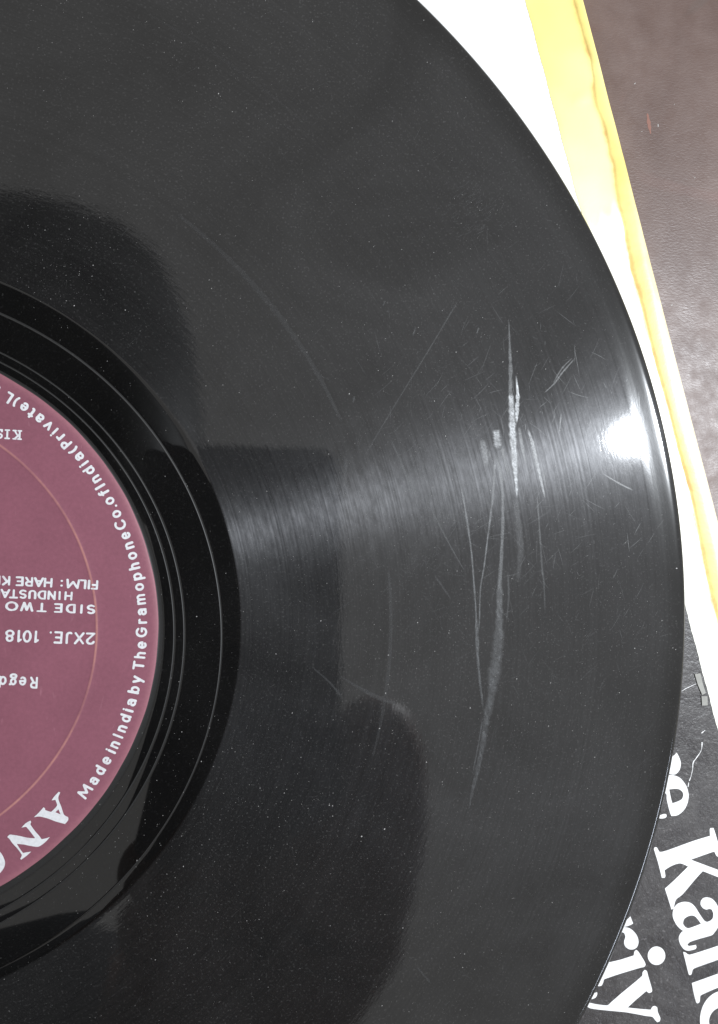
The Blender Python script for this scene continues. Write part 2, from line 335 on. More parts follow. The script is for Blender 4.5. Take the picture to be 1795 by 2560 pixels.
SCR = [[[[116.181,46.176],[116.508,42.371],[116.333,39.543],[116.276,37.14]],[0.219,0.658,0.713,0.219],0.9],[[[114.731,56.99],[114.911,51.923],[115.091,46.853],[115.005,42.338]],[0.11,0.384,0.603,0.713],0.4],[[[115.093,43.468],[115.39,38.96],[115.511,35.011],[115.897,29.932],[116.195,25.979],[116.404,22.871]],[0.548,1.206,1.315,0.987,0.548,0.219],0.8],[[[112.223,35.919],[112.399,34.403],[112.693,32.155]],[1.151,1.315,0.987],0.7],[[[112.079,31.303],[111.645,23.704],[110.773,16.674],[109.844,9.654],[109.177,5.73],[108.977,-0.164],[108.6,-3.244]],[0.384,0.329,0.274,0.247,0.247,0.219,0.219],0.5],[[[112.372,31.307],[113.254,26.527],[113.58,20.891],[113.351,12.434],[112.973,6.799],[112.889,-0.248],[112.541,-5.879],[111.958,-10.09],[111.434,-14.018],[110.356,-19.046],[109.63,-23.799],[108.614,-28.531],[107.599,-32.411],[106.962,-35.745]],[0.713,0.548,0.493,0.493,0.932,1.37,1.754,1.918,1.535,1.096,0.987,0.767,0.493,0.219],0.45],[[[105.401,25.223],[106.415,19.491],[107.431,12.484],[108.015,5.748],[108.308,1.254],[108.513,-2.961],[108.748,-8.304],[109.772,-17.334]],[0.384,0.329,0.301,0.301,0.329,0.603,0.493,0.274],0.5],[[[109.772,-18.178],[108.757,-23.759],[107.597,-29.322]],[0.274,0.274,0.219],0.45],[[[109.453,33.941],[109.949,31.842],[110.329,28.757]],[0.548,1.206,0.548],0.5],[[[110.911,31.853],[111.057,30.449]],[0.548,0.274],0.4],[[[116.778,36.442],[117.371,32.775],[118.113,29.528]],[0.493,0.548,0.329],0.5],[[[118.464,36.186],[119.445,33.367],[120.041,30.822],[121.086,26.573],[121.983,22.883]],[0.274,0.603,0.713,0.493,0.219],0.6],[[[118.108,37.029],[117.961,35.612]],[0.219,0.164],0.3],[[[113.25,33.006],[113.838,30.477],[114.721,27.382]],[0.658,0.713,0.274],0.4],[[[99.381,21.306],[102.098,16.153],[104.11,12.512],[106.131,9.136]],[0.219,0.274,0.192,0.137],0.28],[[[104.665,59.686],[99.229,50.593],[94.697,43.272],[90.764,36.853],[87.002,30.485]],[0.274,0.219,0.219,0.192,0.164],0.22],[[[92.026,33.568],[93.572,30.276],[94.277,28.349],[96.114,24.765],[97.106,22.275]],[0.219,0.384,0.438,0.713,0.274],0.3],[[[127.963,49.766],[125.556,47.131],[123.758,44.807],[121.817,43.056]],[0.164,0.247,0.247,0.137],0.3],[[[120.344,23.73],[120.795,18.052],[121.398,9.523],[121.758,6.674],[122.002,0.98]],[0.219,0.274,0.329,0.274,0.164],0.2],[[[116.05,22.87],[116.643,18.063],[117.09,12.402],[116.356,6.751]],[0.822,1.096,1.096,0.548],0.14],[[[83.488,30.586],[83.543,24.986],[83.488,22.8]],[0.658,0.493,0.219],0.3],[[[96.673,54.663],[96.107,52.985]],[0.274,0.164],0.4],[[[85.2,41.683],[84.868,40.308]],[0.274,0.164],0.45],[[[90.902,59.409],[90.482,58.293]],[0.274,0.164],0.4],[[[108.86,55.092],[108.425,53.817]],[0.274,0.164],0.4],[[[82.439,-9.814],[86.586,-12.419],[89.93,-14.189],[93.58,-15.484]],[0.219,0.493,0.822,0.274],0.3],[[[100.241,8.541],[101.815,6.291],[103.394,4.034]],[0.219,0.329,0.219],0.2],[[[121.249,9.412],[121.697,7.985]],[0.384,0.219],0.35],[[[114.587,8.924],[114.737,4.121],[114.299,-0.672]],[0.274,0.329,0.219],0.25],[[[77.079,-7.737],[80.721,-11.12],[82.92,-13.966]],[0.219,0.292,0.365],0.3],[[[96.913,-64.64],[98.241,-66.243],[99.573,-68.037]],[0.219,0.365,0.292],0.3],[[[133.598,27.753],[136.972,25.853],[139.955,24.479]],[0.146,0.292,0.183],0.35],[[[125.207,39.097],[124.969,36.813],[124.89,35.482]],[0.292,0.183,0.091],0.4],[[[141.004,43.635],[141.216,39.779],[140.869,36.492]],[0.146,0.219,0.146],0.5],[[[127.404,49.799],[125.399,47.841],[123.603,44.947]],[0.146,0.219,0.183],0.25],[[[121.625,28.616],[122.027,24.64]],[0.365,0.292],0.25],[[[155.767,-65.126],[159.308,-71.94],[161.898,-75.738]],[0.438,0.548,0.329],0.15]]
CREASE = [[127.86,121.077],[128.243,119.671],[129.266,116.158],[130.547,111.936],[131.703,108.657],[132.349,104.603],[132.48,101.711],[133.126,98.858],[134.416,96.291],[135.323,92.962],[135.714,90.319],[136.622,88.194],[137.016,83.601],[137.538,80.713],[138.582,77.365],[139.106,74.469],[139.892,70.851],[139.108,73.689],[140.211,68.001],[141.755,63.55],[143.306,57.438],[144.861,51.718],[146.198,47.214],[147.762,41.873],[148.884,37.338],[150.232,32.794],[151.215,29.553],[152.796,24.359],[154.159,18.106],[155.298,12.881],[156.668,6.594],[158.04,1.337]]
EDGE_L = [[120.14,118.877],[159.187,-29.39]]
EDGE_R = [[130.243,119.868],[142.802,73.881],[159.108,18.477]]
FLAP = [[[153.44,-12.094],[154.626,-11.949],[155.157,-13.857],[155.821,-15.954],[155.029,-16.292],[154.102,-14.187]],[[154.897,-16.532],[156.153,-16.577],[156.288,-18.414],[155.032,-18.427]]]
CRACK = [[[[151.277,-15.429],[152.392,-14.859],[154.365,-14.074]],[0.06,0.14,0.1]],[[[156.362,-23.426],[155.569,-24.003]],[0.1,0.2]],[[[155.705,-25.84],[155.509,-27.419],[154.52,-28.837],[153.796,-29.777],[153.666,-30.99],[153.339,-32.436],[152.946,-33.391]],[0.25,0.08,0.2,0.22,0.1,0.08,0.22]],[[[152.815,-33.749],[152.685,-34.595]],[0.12,0.16]]]

# ================================================================== the table
Z_TABLE = -4.6
Z_COVER = -2.1
bm = bmesh.new()
bmesh.ops.create_grid(bm, x_segments=40, y_segments=40, size=0.45)
me = bpy.data.meshes.new('table_top'); bm.to_mesh(me); bm.free()
tb = link('table_top', me, M_TABLE)
tb.location = (0.06, 0.02, Z_TABLE * MM)
tag(tb, 'dark brown grained leathercloth table top right of the album cover', 'table', kind='structure')

# ================================================================== album cover
# frame of the cover: u runs down along its taped edge, v runs inwards from the edge
eR0, eR1 = Vector(EDGE_R[0]), Vector(EDGE_R[-1])
U = (eR1 - eR0).normalized()
V = Vector((-U.y, U.x))
if V.x > 0: V = -V
def uv2xy(u, v):
    p = eR0 + U * u + V * v
    return p.x, p.y
def xy2uv(x, y):
    d = Vector((x, y)) - eR0
    return d.dot(U), d.dot(V)
tape_w = sum(xy2uv(*p)[1] for p in EDGE_L) / 2
cover = empty('album_cover', (0, 0, 0))
tag(cover, 'black album cover with white serif title and yellow taped edge, lying under the record', 'album cover')
U0, U1, SIDE = -95.0, 220.0, 315.0
def slab(name, u0, u1, v0, v1, z0, z1, mat, parent, bevel=0.25, nu=1):
    bm = bmesh.new()
    for k in range(2):
        pass
    vs = []
    for z in (z0, z1):
        for (u, v) in ((u0, v0), (u1, v0), (u1, v1), (u0, v1)):
            x, y = uv2xy(u, v)
            vs.append(bm.verts.new((x * MM, y * MM, z * MM)))
    a, b = vs[:4], vs[4:]
    bm.faces.new(a[::-1]); bm.faces.new(b)
    for i in range(4):
        j = (i + 1) % 4
        bm.faces.new((a[i], a[j], b[j], b[i]))
    bmesh.ops.recalc_face_normals(bm, faces=bm.faces)
    if bevel:
        bmesh.ops.bevel(bm, geom=bm.edges[:], offset=bevel * MM, segments=2, affect='EDGES', profile=0.5)
    me = bpy.data.meshes.new(name); bm.to_mesh(me); bm.free()
    return link(name, me, mat, parent)
slab('board', U0, U1, 0.3, SIDE, Z_TABLE + 0.03, Z_COVER - 0.12, M_BOARD, cover, 0.3)
U_SPLIT = 62.0
slab('front_print', U_SPLIT, U1, 0.35, SIDE - 0.1, Z_COVER - 0.11, Z_COVER, M_BLACK, cover, 0)
slab('white_panel', U0, U_SPLIT - 0.02, 0.35, SIDE - 0.1, Z_COVER - 0.11, Z_COVER, M_WHITE, cover, 0)

# ---- lettering on the cover: closed outlines with counters, laid on the print
def catmull(loop, n=5, sharp=0.86):
    pts = [Vector(p) for p in loop]; N = len(pts); out = []
    for i in range(N):
        p0, p1, p2, p3 = pts[i - 1], pts[i], pts[(i + 1) % N], pts[(i + 2) % N]
        for k in range(n):
            s = k / n
            def tg(a, b, c):
                d1, d2 = (b - a), (c - b)
                if d1.length < 1e-9 or d2.length < 1e-9: return Vector((0, 0))
                cs = d1.normalized().dot(d2.normalized())
                w = max(0.0, min(1.0, (cs - 0.35) / 0.5))
                return (c - a) * 0.5 * w
            L = (p2 - p1).length
            def lim(v):
                return v if v.length < L * 1.1 else v.normalized() * L * 1.1
            m1, m2 = lim(tg(p0, p1, p2)), lim(tg(p1, p2, p3))
            h00 = 2*s**3 - 3*s**2 + 1; h10 = s**3 - 2*s**2 + s; h01 = -2*s**3 + 3*s**2; h11 = s**3 - s**2
            out.append(p1 * h00 + m1 * h10 + p2 * h01 + m2 * h11)
    return out

def outline_mesh(name, loops, z, mat, parent, zf=None, thick=0.04):
    cu = bpy.data.curves.new(name, 'CURVE')
    cu.dimensions = '2D'; cu.fill_mode = 'BOTH'
    for lp in loops:
        pts = catmull(lp)
        sp = cu.splines.new('POLY'); sp.points.add(len(pts) - 1)
        for q, p in zip(sp.points, pts): q.co = (p.x, p.y, 0, 1)
        sp.use_cyclic_u = True
    tmp = bpy.data.objects.new('tmp', cu)
    COL.objects.link(tmp)
    me = bpy.data.meshes.new_from_object(tmp.evaluated_get(bpy.context.evaluated_depsgraph_get()))
    bpy.data.objects.remove(tmp); bpy.data.curves.remove(cu)
    for v in me.vertices:
        zz = z if zf is None else zf(math.hypot(v.co.x, v.co.y)) + z
        v.co = Vector((v.co.x * MM, v.co.y * MM, zz * MM))
    me.name = name
    for p in me.polygons:
        if p.normal.z < 0: p.flip()
    return link(name, me, mat, parent)

for nm, loops in COVER:
    outline_mesh('letter', loops, Z_COVER + 0.04, M_COVINK, cover)

# ---- the yellowed tape folded over the edge, creased along its length
cuv = sorted(xy2uv(*p) for p in CREASE)
def crease_v(u):
    if u <= cuv[0][0]: return cuv[0][1]
    for (a, va), (b, vb) in zip(cuv, cuv[1:]):
        if a <= u <= b: return va + (vb - va) * (u - a) / (b - a)
    return cuv[-1][1]
rng = random.Random(3)
ph = [rng.uniform(0, 6.28) for _ in range(8)]
NU, NV = 520, 34
verts, faces, stain_shade, pale = [], [], [], []
for i in range(NU + 1):
    u = U0 + 1 + (U1 - U0 - 2) * i / NU
    cv = max(0.8, min(tape_w - 1.2, crease_v(u) + 0.03 * math.sin(u * 1.9 + ph[0]) + 0.02 * math.sin(u * 4.3 + ph[1])))
    jag = 0.05 * math.sin(u * 0.7 + ph[2]) + 0.035 * math.sin(u * 2.9 + ph[3])
    for j in range(NV + 1):
        s = j / NV
        # columns gather round the crease
        if s < 0.42: v = -0.16 + (cv + 0.16) * (1 - (1 - s / 0.42) ** 1.0) * 1.0
        else: v = cv + (tape_w + jag - cv) * ((s - 0.42) / 0.58) ** 1.25
        d = v - cv
        if d < 0:                    # between crease and outer edge: a rounded fold
            w = max(cv + 0.16, 0.5); q = -d / w
            z = Z_COVER + 0.16 + 0.42 * math.sin(min(1, q * 1.25) * math.pi * 0.55) - 1.9 * max(0, q - 0.72) ** 1.6 * 2.6
        else:
            z = Z_COVER + 0.13 + 0.05 * math.exp(-d * 1.2) + 0.03 * math.sin(u * 0.31 + ph[4]) * math.sin(v * 0.9 + ph[5])
            z += (0.16 * math.exp(-((u - 18.3) / 1.1) ** 2) + 0.20 * math.exp(-((u - 41 - d * 0.4) / 1.4) ** 2)) * math.sin(min(1, d / 5) * math.pi)
        z -= 0.07 * math.exp(-(d / 0.16) ** 2)
        if j == 0: z = Z_TABLE + 0.3
        if j == NV: z = Z_COVER + 0.07
        x, y = uv2xy(u, v)
        verts.append((x, y, z))
        st = math.exp(-(d / 0.52) ** 2) * (0.75 + 0.25 * math.sin(u * 0.8 + ph[6]))
        if d < 0: st = max(st, 0.85 * math.exp(-((d + 0.35) / 0.85) ** 2) * (0.25 + 0.75 * max(0.0, min(1, (u - 25) / 30))))  # brownish shade on the rounded fold, painted along with the glue stain
        if d < 0: st = max(st, 0.36 * max(0.3, min(1, (u - 10) / 30)))
        stain_shade.append(max(0, st))
        pl_ = max(0.0, min(1.0, 0.35 * (u - 8) / 34)) + 0.65 * max(0.0, min(1.0, (u - 39 - 0.5 * d + math.sin(d * 2)) / 3)) if d > 0 else 0.8 * max(0, min(1, (-d - 2.3) / 0.8)) * max(0, min(1, (u - 30) / 40))
        pale.append(pl_)
for i in range(NU):
    for j in range(NV):
        a = i * (NV + 1) + j
        faces.append((a, a + 1, a + NV + 2, a + NV + 1))
tape = mesh('edge_tape', verts, faces, M_TAPE, cover, True)
for nm, dat in (('stain_shade', stain_shade), ('pale', pale)):
    at = tape.data.attributes.new(nm, 'FLOAT', 'POINT'); at.data.foreach_set('value', dat)
if sum(p.normal.z for p in tape.data.polygons) < 0: tape.data.flip_normals()
tape['label'] = 'yellowed creased tape along the cover edge'
for lp in FLAP:
    n = len(lp)
    vs = [(x, y, Z_COVER + 0.22 + 0.05 * math.sin(i * 2.1)) for i, (x, y) in enumerate(lp)] + [(x, y, Z_COVER + 0.15) for x, y in lp]
    vs = [(x + 0.55, y, z) for x, y, z in vs]
    fs = [tuple(range(n)), tuple(range(2 * n - 1, n - 1, -1))] + [(i, (i + 1) % n, n + (i + 1) % n, n + i) for i in range(n)]
    mesh('tape_scrap', vs, fs, M_FLAP, tape)

def ribbon(name, pts, widths, z, mat, parent, wear=None, sub=6, jitter=0.0, zf=None):
    P = [Vector(p) for p in pts]
    path, ws = [], []
    n = len(P)
    for i in range(n - 1):
        p0 = P[max(0, i - 1)]; p1 = P[i]; p2 = P[i + 1]; p3 = P[min(n - 1, i + 2)]
        for k in range(sub):
            s = k / sub
            path.append(0.5 * ((2*p1) + (p2 - p0)*s + (2*p0 - 5*p1 + 4*p2 - p3)*s*s + (3*p1 - p0 - 3*p2 + p3)*s**3))
            ws.append(widths[i] + (widths[i + 1] - widths[i]) * s)
    path.append(P[-1]); ws.append(widths[-1])
    N = len(path); vs, fs, wr = [], [], []
    for i, p in enumerate(path):
        t = (path[min(N - 1, i + 1)] - path[max(0, i - 1)]).normalized()
        nrm = Vector((-t.y, t.x))
        w = ws[i] * (1 + jitter * random.uniform(-1, 1))
        for s in (-0.5, -0.25, 0, 0.25, 0.5):
            q = p + nrm * w * s
            zz = z if zf is None else zf(q.length) + z
            vs.append((q.x, q.y, zz))
            if wear is not None:
                e = min(1.0, i / 3, (N - 1 - i) / 3) * 0.9 + 0.1
                wr.append(wear * e * (0.0 if abs(s) == 0.5 else 1.0) * random.uniform(0.75, 1.2))
    for i in range(N - 1):
        for k in range(4):
            a = i * 5 + k
            fs.append((a, a + 1, a + 6, a + 5))
    o = mesh(name, vs, fs, mat, parent)
    if wear is not None:
        at = o.data.attributes.new('wear', 'FLOAT', 'POINT'); at.data.foreach_set('value', wr)
    if sum(p.normal.z for p in o.data.polygons) < 0: o.data.flip_normals()
    return o
for pts, w in CRACK:
    ribbon('crack', pts, w, Z_COVER + 0.03, M_COVINK, cover, jitter=0.35)

# ================================================================== the record
rec = empty('vinyl_record')
tag(rec, 'scratched black vinyl record with plum paper label', 'record')

def lerp_prof(pts, r):
    for (a, za), (b, zb) in zip(pts, pts[1:]):
        if a <= r <= b: return za + (zb - za) * (r - a) / (b - a)
    return pts[-1][1]

def disc_profile():
    p = [(3.62, -1.75), (3.62, -0.35), (3.9, -0.2), (20, -0.2), (49.6, -0.2), (50.0, -0.32), (50.25, -0.36), (50.6, -0.30), (51.2, -0.28)]
    for c in (52.75, 54.5):
        p += [(c - 0.30, -0.28), (c - 0.16, -0.285), (c - 0.07, -0.31), (c, -0.318), (c + 0.07, -0.31), (c + 0.16, -0.285), (c + 0.30, -0.28)]
    c = 61.05
    p += [(c - 0.30, -0.28), (c - 0.16, -0.285), (c - 0.07, -0.31), (c, -0.318), (c + 0.07, -0.31), (c + 0.16, -0.285), (c + 0.30, -0.28)]
    p += [(62.2, -0.28), (63.2, -0.28), (63.9, -0.285), (64.25, -0.30), (64.45, -0.335), (64.65, -0.35), (65.2, -0.35)]
    for c, w in ((91.0, 0.45),):
        p += [(c - w - 0.3, -0.35), (c - w, -0.352), (c - w * 0.6, -0.353), (c, -0.3535), (c + w * 0.6, -0.353), (c + w, -0.352), (c + w + 0.3, -0.35)]
    p += [(130, -0.35), (140, -0.35), (144.2, -0.35), (144.9, -0.352), (145.4, -0.35), (146.0, -0.335), (146.7, -0.30), (147.4, -0.25), (148.1, -0.195),
          (148.7, -0.155), (149.2, -0.135), (149.6, -0.15), (149.95, -0.215), (150.25, -0.33), (150.5, -0.50), (150.68, -0.72), (150.76, -0.92), (150.7, -1.12), (150.5, -1.35),
          (150.1, -1.6), (149.5, -1.78), (148.5, -1.86), (146, -1.80), (140, -1.72), (60, -1.72), (3.62, -1.75)]
    return p
prof = [(r + (0.45 if r > 141 else 0), z) for r, z in disc_profile()]
SEG = 900
verts, faces = [], []
def ecc(r, top):
    if not top or r < 50.3 or r > 64.2: return 0.0
    return lerp_prof([(50.3, 0), (51.5, 0.9), (54.5, 1.4), (61.05, 1.9), (63.0, 0.5), (64.2, 0.0)], r)
for k, (r, z) in enumerate(prof):
    e = ecc(r, z > -1.0)
    for i in range(SEG):
        a = 2 * math.pi * i / SEG
        rr = r - e * math.sin(a)
        verts.append((rr * math.cos(a), rr * math.sin(a), z))
for k in range(len(prof) - 1):
    for i in range(SEG):
        j = (i + 1) % SEG
        faces.append((k * SEG + i, (k + 1) * SEG + i, (k + 1) * SEG + j, k * SEG + j))
disc = mesh('disc', verts, faces, M_VINYL, rec, True)

# ---- paper label, with the ring pressed into it and its edge turned down
LP = [(3.7, -0.10), (37.0, -0.10), (39.1, -0.10), (39.35, -0.075), (39.55, -0.02), (39.75, -0.055), (40.0, -0.08), (41.0, -0.085), (46.8, -0.09), (48.2, -0.10), (49.2, -0.14), (49.8, -0.20), (50.02, -0.27)]
def z_label(r): return lerp_prof(LP, min(max(r, 3.7), 50.0))
NL = 360
verts, faces = [], []
for r, z in LP + [(50.02, -0.33), (3.7, -0.19)]:
    for i in range(NL):
        a = 2 * math.pi * i / NL
        k = r + (0.03 * math.sin(17 * a) + 0.02 * math.sin(41 * a + 1) if r > 49.5 else 0)
        verts.append((k * math.cos(a), k * math.sin(a), z))
for k in range(len(LP) + 1):
    for i in range(NL):
        j = (i + 1) % NL
        faces.append((k * NL + i, (k + 1) * NL + i, (k + 1) * NL + j, k * NL + j))
lab = mesh('label', verts, faces, M_LABEL, rec, True)
lab['label'] = 'plum paper label with white lettering'

# ---- stroke lettering: every stroke is a rounded bar, merged to one outline
def arc(cx, cy, rx, ry, a0, a1, n=12):
    return [(cx + rx * math.cos(math.radians(a0 + (a1 - a0) * i / n)), cy + ry * math.sin(math.radians(a0 + (a1 - a0) * i / n))) for i in range(n + 1)]
X = 0.72
G = {
 'M': [[(-.54, 0), (-.44, 1), (0, .25), (.44, 1), (.54, 0)]],
 'a': [arc(0, X*.30, .24, X*.30, 0, 360, 14), [(.25, 0), (.25, X*.62)] + arc(0, X*.66, .25, X*.34, 0, 150, 8)],
 'd': [arc(-.02, X/2, .25, X/2, 0, 360, 16), [(.26, 0), (.26, 1.02)]],
 'b': [arc(.02, X/2, .25, X/2, 0, 360, 16), [(-.26, 0), (-.26, 1.02)]],
 'p': [arc(.02, X/2, .25, X/2, 0, 360, 16), [(-.26, X), (-.26, -.32)]],
 'g': [arc(0, X*.62, .22, X*.38, 0, 360, 14), arc(0, -.12, .27, .17, 0, 360, 12), [(.18, X*.9), (.3, X)], [(-.1, X*.25), (-.2, .06)]],
 'e': [[(-.24, X*.5), (.25, X*.5)] + arc(0, X/2, .25, X/2, 0, 310, 16)],
 'i': [[(0, 0), (0, X)], [(0, .97), (0, .98)]],
 'n': [[(-.22, 0), (-.22, X)], [(-.22, X*.6)] + arc(0, X*.62, .22, X*.38, 170, 0, 8) + [(.22, 0)]],
 'm': [[(-.42, 0), (-.42, X)], [(-.42, X*.6)] + arc(-.21, X*.62, .21, X*.38, 170, 0, 8) + [(0, 0)], [(0, X*.6)] + arc(.21, X*.62, .21, X*.38, 170, 0, 8) + [(.42, 0)]],
 'h': [[(-.22, 0), (-.22, 1.02)], [(-.22, X*.6)] + arc(0, X*.62, .22, X*.38, 170, 0, 8) + [(.22, 0)]],
 'o': [arc(0, X/2, .27, X/2, 0, 360, 18)],
 'r': [[(-.14, 0), (-.14, X)], [(-.14, X*.6)] + arc(.06, X*.62, .2, X*.36, 170, 60, 6)],
 't': [[(-.02, X*1.3), (-.02, .16)] + arc(.1, .14, .12, .14, 180, 280, 5), [(-.18, X), (.16, X)]],
 'f': [[(-.06, 0), (-.06, .8)] + arc(.08, .82, .14, .18, 180, 70, 6), [(-.2, X*.95), (.14, X*.95)]],
 'v': [[(-.26, X), (0, 0), (.26, X)]],
 'y': [[(-.26, X), (0, .02)], [(.26, X), (-.1, -.32)]],
 'I': [[(0, 0), (0, 1)]],
 'T': [[(0, 0), (0, 1)], [(-.33, 1), (.33, 1)]],
 'G': [arc(0, .5, .42, .5, 42, 318, 18), [(.31, .16), (.36, .46), (.08, .46)]],
 'C': [arc(0, .5, .42, .5, 48, 312, 18)],
 'L': [[(-.2, 1), (-.2, 0), (.24, 0)]],
 'P': [[(-.2, 0), (-.2, 1)], [(-.2, 1)] + arc(.02, .74, .24, .26, 90, -90, 10) + [(-.2, .48)]],
 '(': [arc(.32, .42, .42, .66, 132, 228, 8)],
 ')': [arc(-.32, .42, .42, .66, 48, -48, 8)],
 '.': [[(0, .02), (0, .05)]],
 ':': [[(0, .18), (0, .2)], [(0, .78), (0, .8)]],
 'F': [[(-.22, 0), (-.22, 1), (.26, 1)], [(-.22, .52), (.18, .52)]],
 'H': [[(-.3, 0), (-.3, 1)], [(.3, 0), (.3, 1)], [(-.3, .5), (.3, .5)]],
 'A': [[(-.36, 0), (0, 1), (.36, 0)], [(-.2, .34), (.2, .34)]],
 'R': [[(-.26, 0), (-.26, 1)], [(-.26, 1)] + arc(.02, .75, .25, .25, 90, -90, 10) + [(-.26, .5)], [(.02, .5), (.3, 0)]],
 'E': [[(.28, 1), (-.24, 1), (-.24, 0), (.28, 0)], [(-.24, .5), (.2, .5)]],
 'K': [[(-.26, 0), (-.26, 1)], [(.28, 1), (-.26, .42)], [(-.06, .6), (.3, 0)]],
 'N': [[(-.3, 0), (-.3, 1), (.3, 0), (.3, 1)]],
 'D': [[(-.3, 0), (-.3, 1), (-.05, 1)] + arc(-.05, .5, .38, .5, 90, -90, 12) + [(-.3, 0)]],
 'U': [[(-.28, 1), (-.28, .3)] + arc(0, .3, .28, .3, 180, 360, 10) + [(.28, 1)]],
 'S': [arc(0, .75, .26, .25, 40, 270, 10) + arc(0, .25, .28, .25, 90, -140, 10)],
 'W': [[(-.46, 1), (-.24, 0), (0, .9), (.24, 0), (.46, 1)]],
 'O': [arc(0, .5, .44, .5, 0, 360, 24)],
 '2': [arc(0, .74, .28, .26, 165, -30, 10) + [(-.3, 0), (.32, 0)]],
 'X': [[(-.33, 0), (.33, 1)], [(-.33, 1), (.33, 0)]],
 'J': [[(.14, 1), (.14, .25)] + arc(-.08, .25, .22, .25, 0, -130, 8)],
 '1': [[(-.14, .84), (.04, 1), (.04, 0)]],
 '0': [arc(0, .5, .27, .5, 0, 360, 22)],
 '8': [arc(0, .75, .23, .25, 0, 360, 16), arc(0, .26, .28, .26, 0, 360, 16)],
 # slab-serif capitals of the song credit
 'k': [[(-.26, 0), (-.26, 1)], [(.26, 1), (-.26, .42)], [(-.06, .6), (.28, 0)], [(-.42, 0), (-.1, 0)], [(-.42, 1), (-.1, 1)], [(.12, 1), (.4, 1)], [(.14, 0), (.42, 0)]],
 'j': [[(0, 0), (0, 1)], [(-.2, 0), (.2, 0)], [(-.2, 1), (.2, 1)]],
 's': [arc(0, .75, .26, .25, 40, 270, 10) + arc(0, .25, .28, .25, 90, -140, 10), [(.22, 1), (.22, .8)], [(-.24, 0), (-.24, .2)]],
}
def capsule(a, b, h, n=5):
    d = b - a
    ang = math.atan2(d.y, d.x) if d.length > 1e-6 else 0.0
    out = []
    for i in range(n + 1):
        t = ang - math.pi / 2 + math.pi * i / n
        out.append(b + Vector((math.cos(t), math.sin(t))) * h)
    for i in range(n + 1):
        t = ang + math.pi / 2 + math.pi * i / n
        out.append(a + Vector((math.cos(t), math.sin(t))) * h)
    return out
rl = random.Random(11)
_cache = {}
def glyph(c, w, wob=0.0):
    vs, fs = [], []
    for st in G[c]:
        q = [Vector(p) for p in st]
        for a, b in zip(q, q[1:]):
            h = w * 0.5 * (1 + wob * rl.uniform(-1, 1))
            cp = capsule(a, b, h)
            fs.append(list(range(len(vs), len(vs) + len(cp))))
            vs += cp
    r = delaunay_2d_cdt(vs, [], fs, 1, 1e-5)
    keep = [f for f, o in zip(r[2], r[5]) if o]
    return r[0], keep
def lettering(chars, name, cap, w, parent, mat, zoff=0.05, wide=1.0):
    """chars: (glyph, baseline point in mm, reading direction angle)"""
    V_, F_ = [], []
    for c, bx, by, ang in chars:
        vs, fs = glyph(c, w, 0.12)
        ca, sa = math.cos(ang), math.sin(ang)
        o = len(V_)
        for p in vs:
            gx, gy = p.x * cap * wide, p.y * cap
            x = bx + gx * ca - gy * sa
            y = by + gx * sa + gy * ca
            V_.append((x, y, z_label(math.hypot(x, y)) + zoff))
        F_ += [tuple(o + i for i in f) for f in fs]
    o = mesh(name, V_, F_, mat, parent)
    for p in o.data.polygons:
        if p.normal.z < 0: p.flip()
    return o
# rim text: tops towards the centre, reading anticlockwise
chars = []
for c, x, y in ARC:
    a = math.atan2(y, x)
    rb = 47.95
    chars.append((c, rb * math.cos(a), rb * math.sin(a), a + math.pi / 2))
lettering(chars, 'lettering', 1.62, 0.235, lab, M_INK, wide=1.08)
def straight(line, cap, w, wide=1.0, ang=None):
    f, l = line[0], line[-1]
    if ang is None: ang = math.atan2(l[2] - f[2], l[1] - f[1])
    ux, uy = -math.sin(ang), math.cos(ang)
    ch = []
    # best line through the centres
    n = len(line); mx = sum(p[1] for p in line) / n; my = sum(p[2] for p in line) / n
    for c, x, y in line:
        s = (x - mx) * math.cos(ang) + (y - my) * math.sin(ang)
        px, py = mx + s * math.cos(ang), my + s * math.sin(ang)
        ch.append((c, px - ux * cap * 0.5, py - uy * cap * 0.5, ang + rl.uniform(-.02, .02)))
    return lettering(ch, 'lettering', cap, w, lab, M_INK, wide=wide)
straight(L1, 1.36, 0.23, 1.3)
straight(L2, 1.28, 0.23, 1.3)
straight(L3, 1.34, 0.23, 1.45)
l4 = [p if p[0] != '.' else (p[0], p[1], L4[3][2]) for p in L4]
straight(l4, 1.78, 0.2, 1.12)
a4 = math.atan2(l4[-1][2] - l4[0][2], l4[-1][1] - l4[0][1])
# the credit 'Regd': baseline carried from its capital
ux, uy = -math.sin(a4), math.cos(a4)
ch = []
for c, x, y in L5:
    s = (x - L5[0][1]) * math.cos(a4) + (y - L5[0][2]) * math.sin(a4)
    bx = L5[0][1] + s * math.cos(a4) - ux * 0.85; by = L5[0][2] + s * math.sin(a4) - uy * 0.85
    ch.append((c, bx, by, a4))
lettering(ch, 'lettering', 1.7, 0.21, lab, M_INK)
straight(L6, 1.42, 0.2, 1.1)
for loops in ANG:
    outline_mesh('letter', loops, 0.05, M_INK, lab, zf=z_label)

# ---- scratches and scuffs on the playing surface
def z_disc(r):
    return -0.35 if r < 145.2 else lerp_prof([(145.2, -0.35), (146, -0.335), (147.4, -0.25), (149.2, -0.135), (150.8, -0.135)], r)
for pts, w, st in SCR:
    ribbon('scratch', pts, [k * 1.45 for k in w], 0.03, M_SCR, disc, wear=st * 0.85, sub=8, jitter=0.25, zf=z_disc)

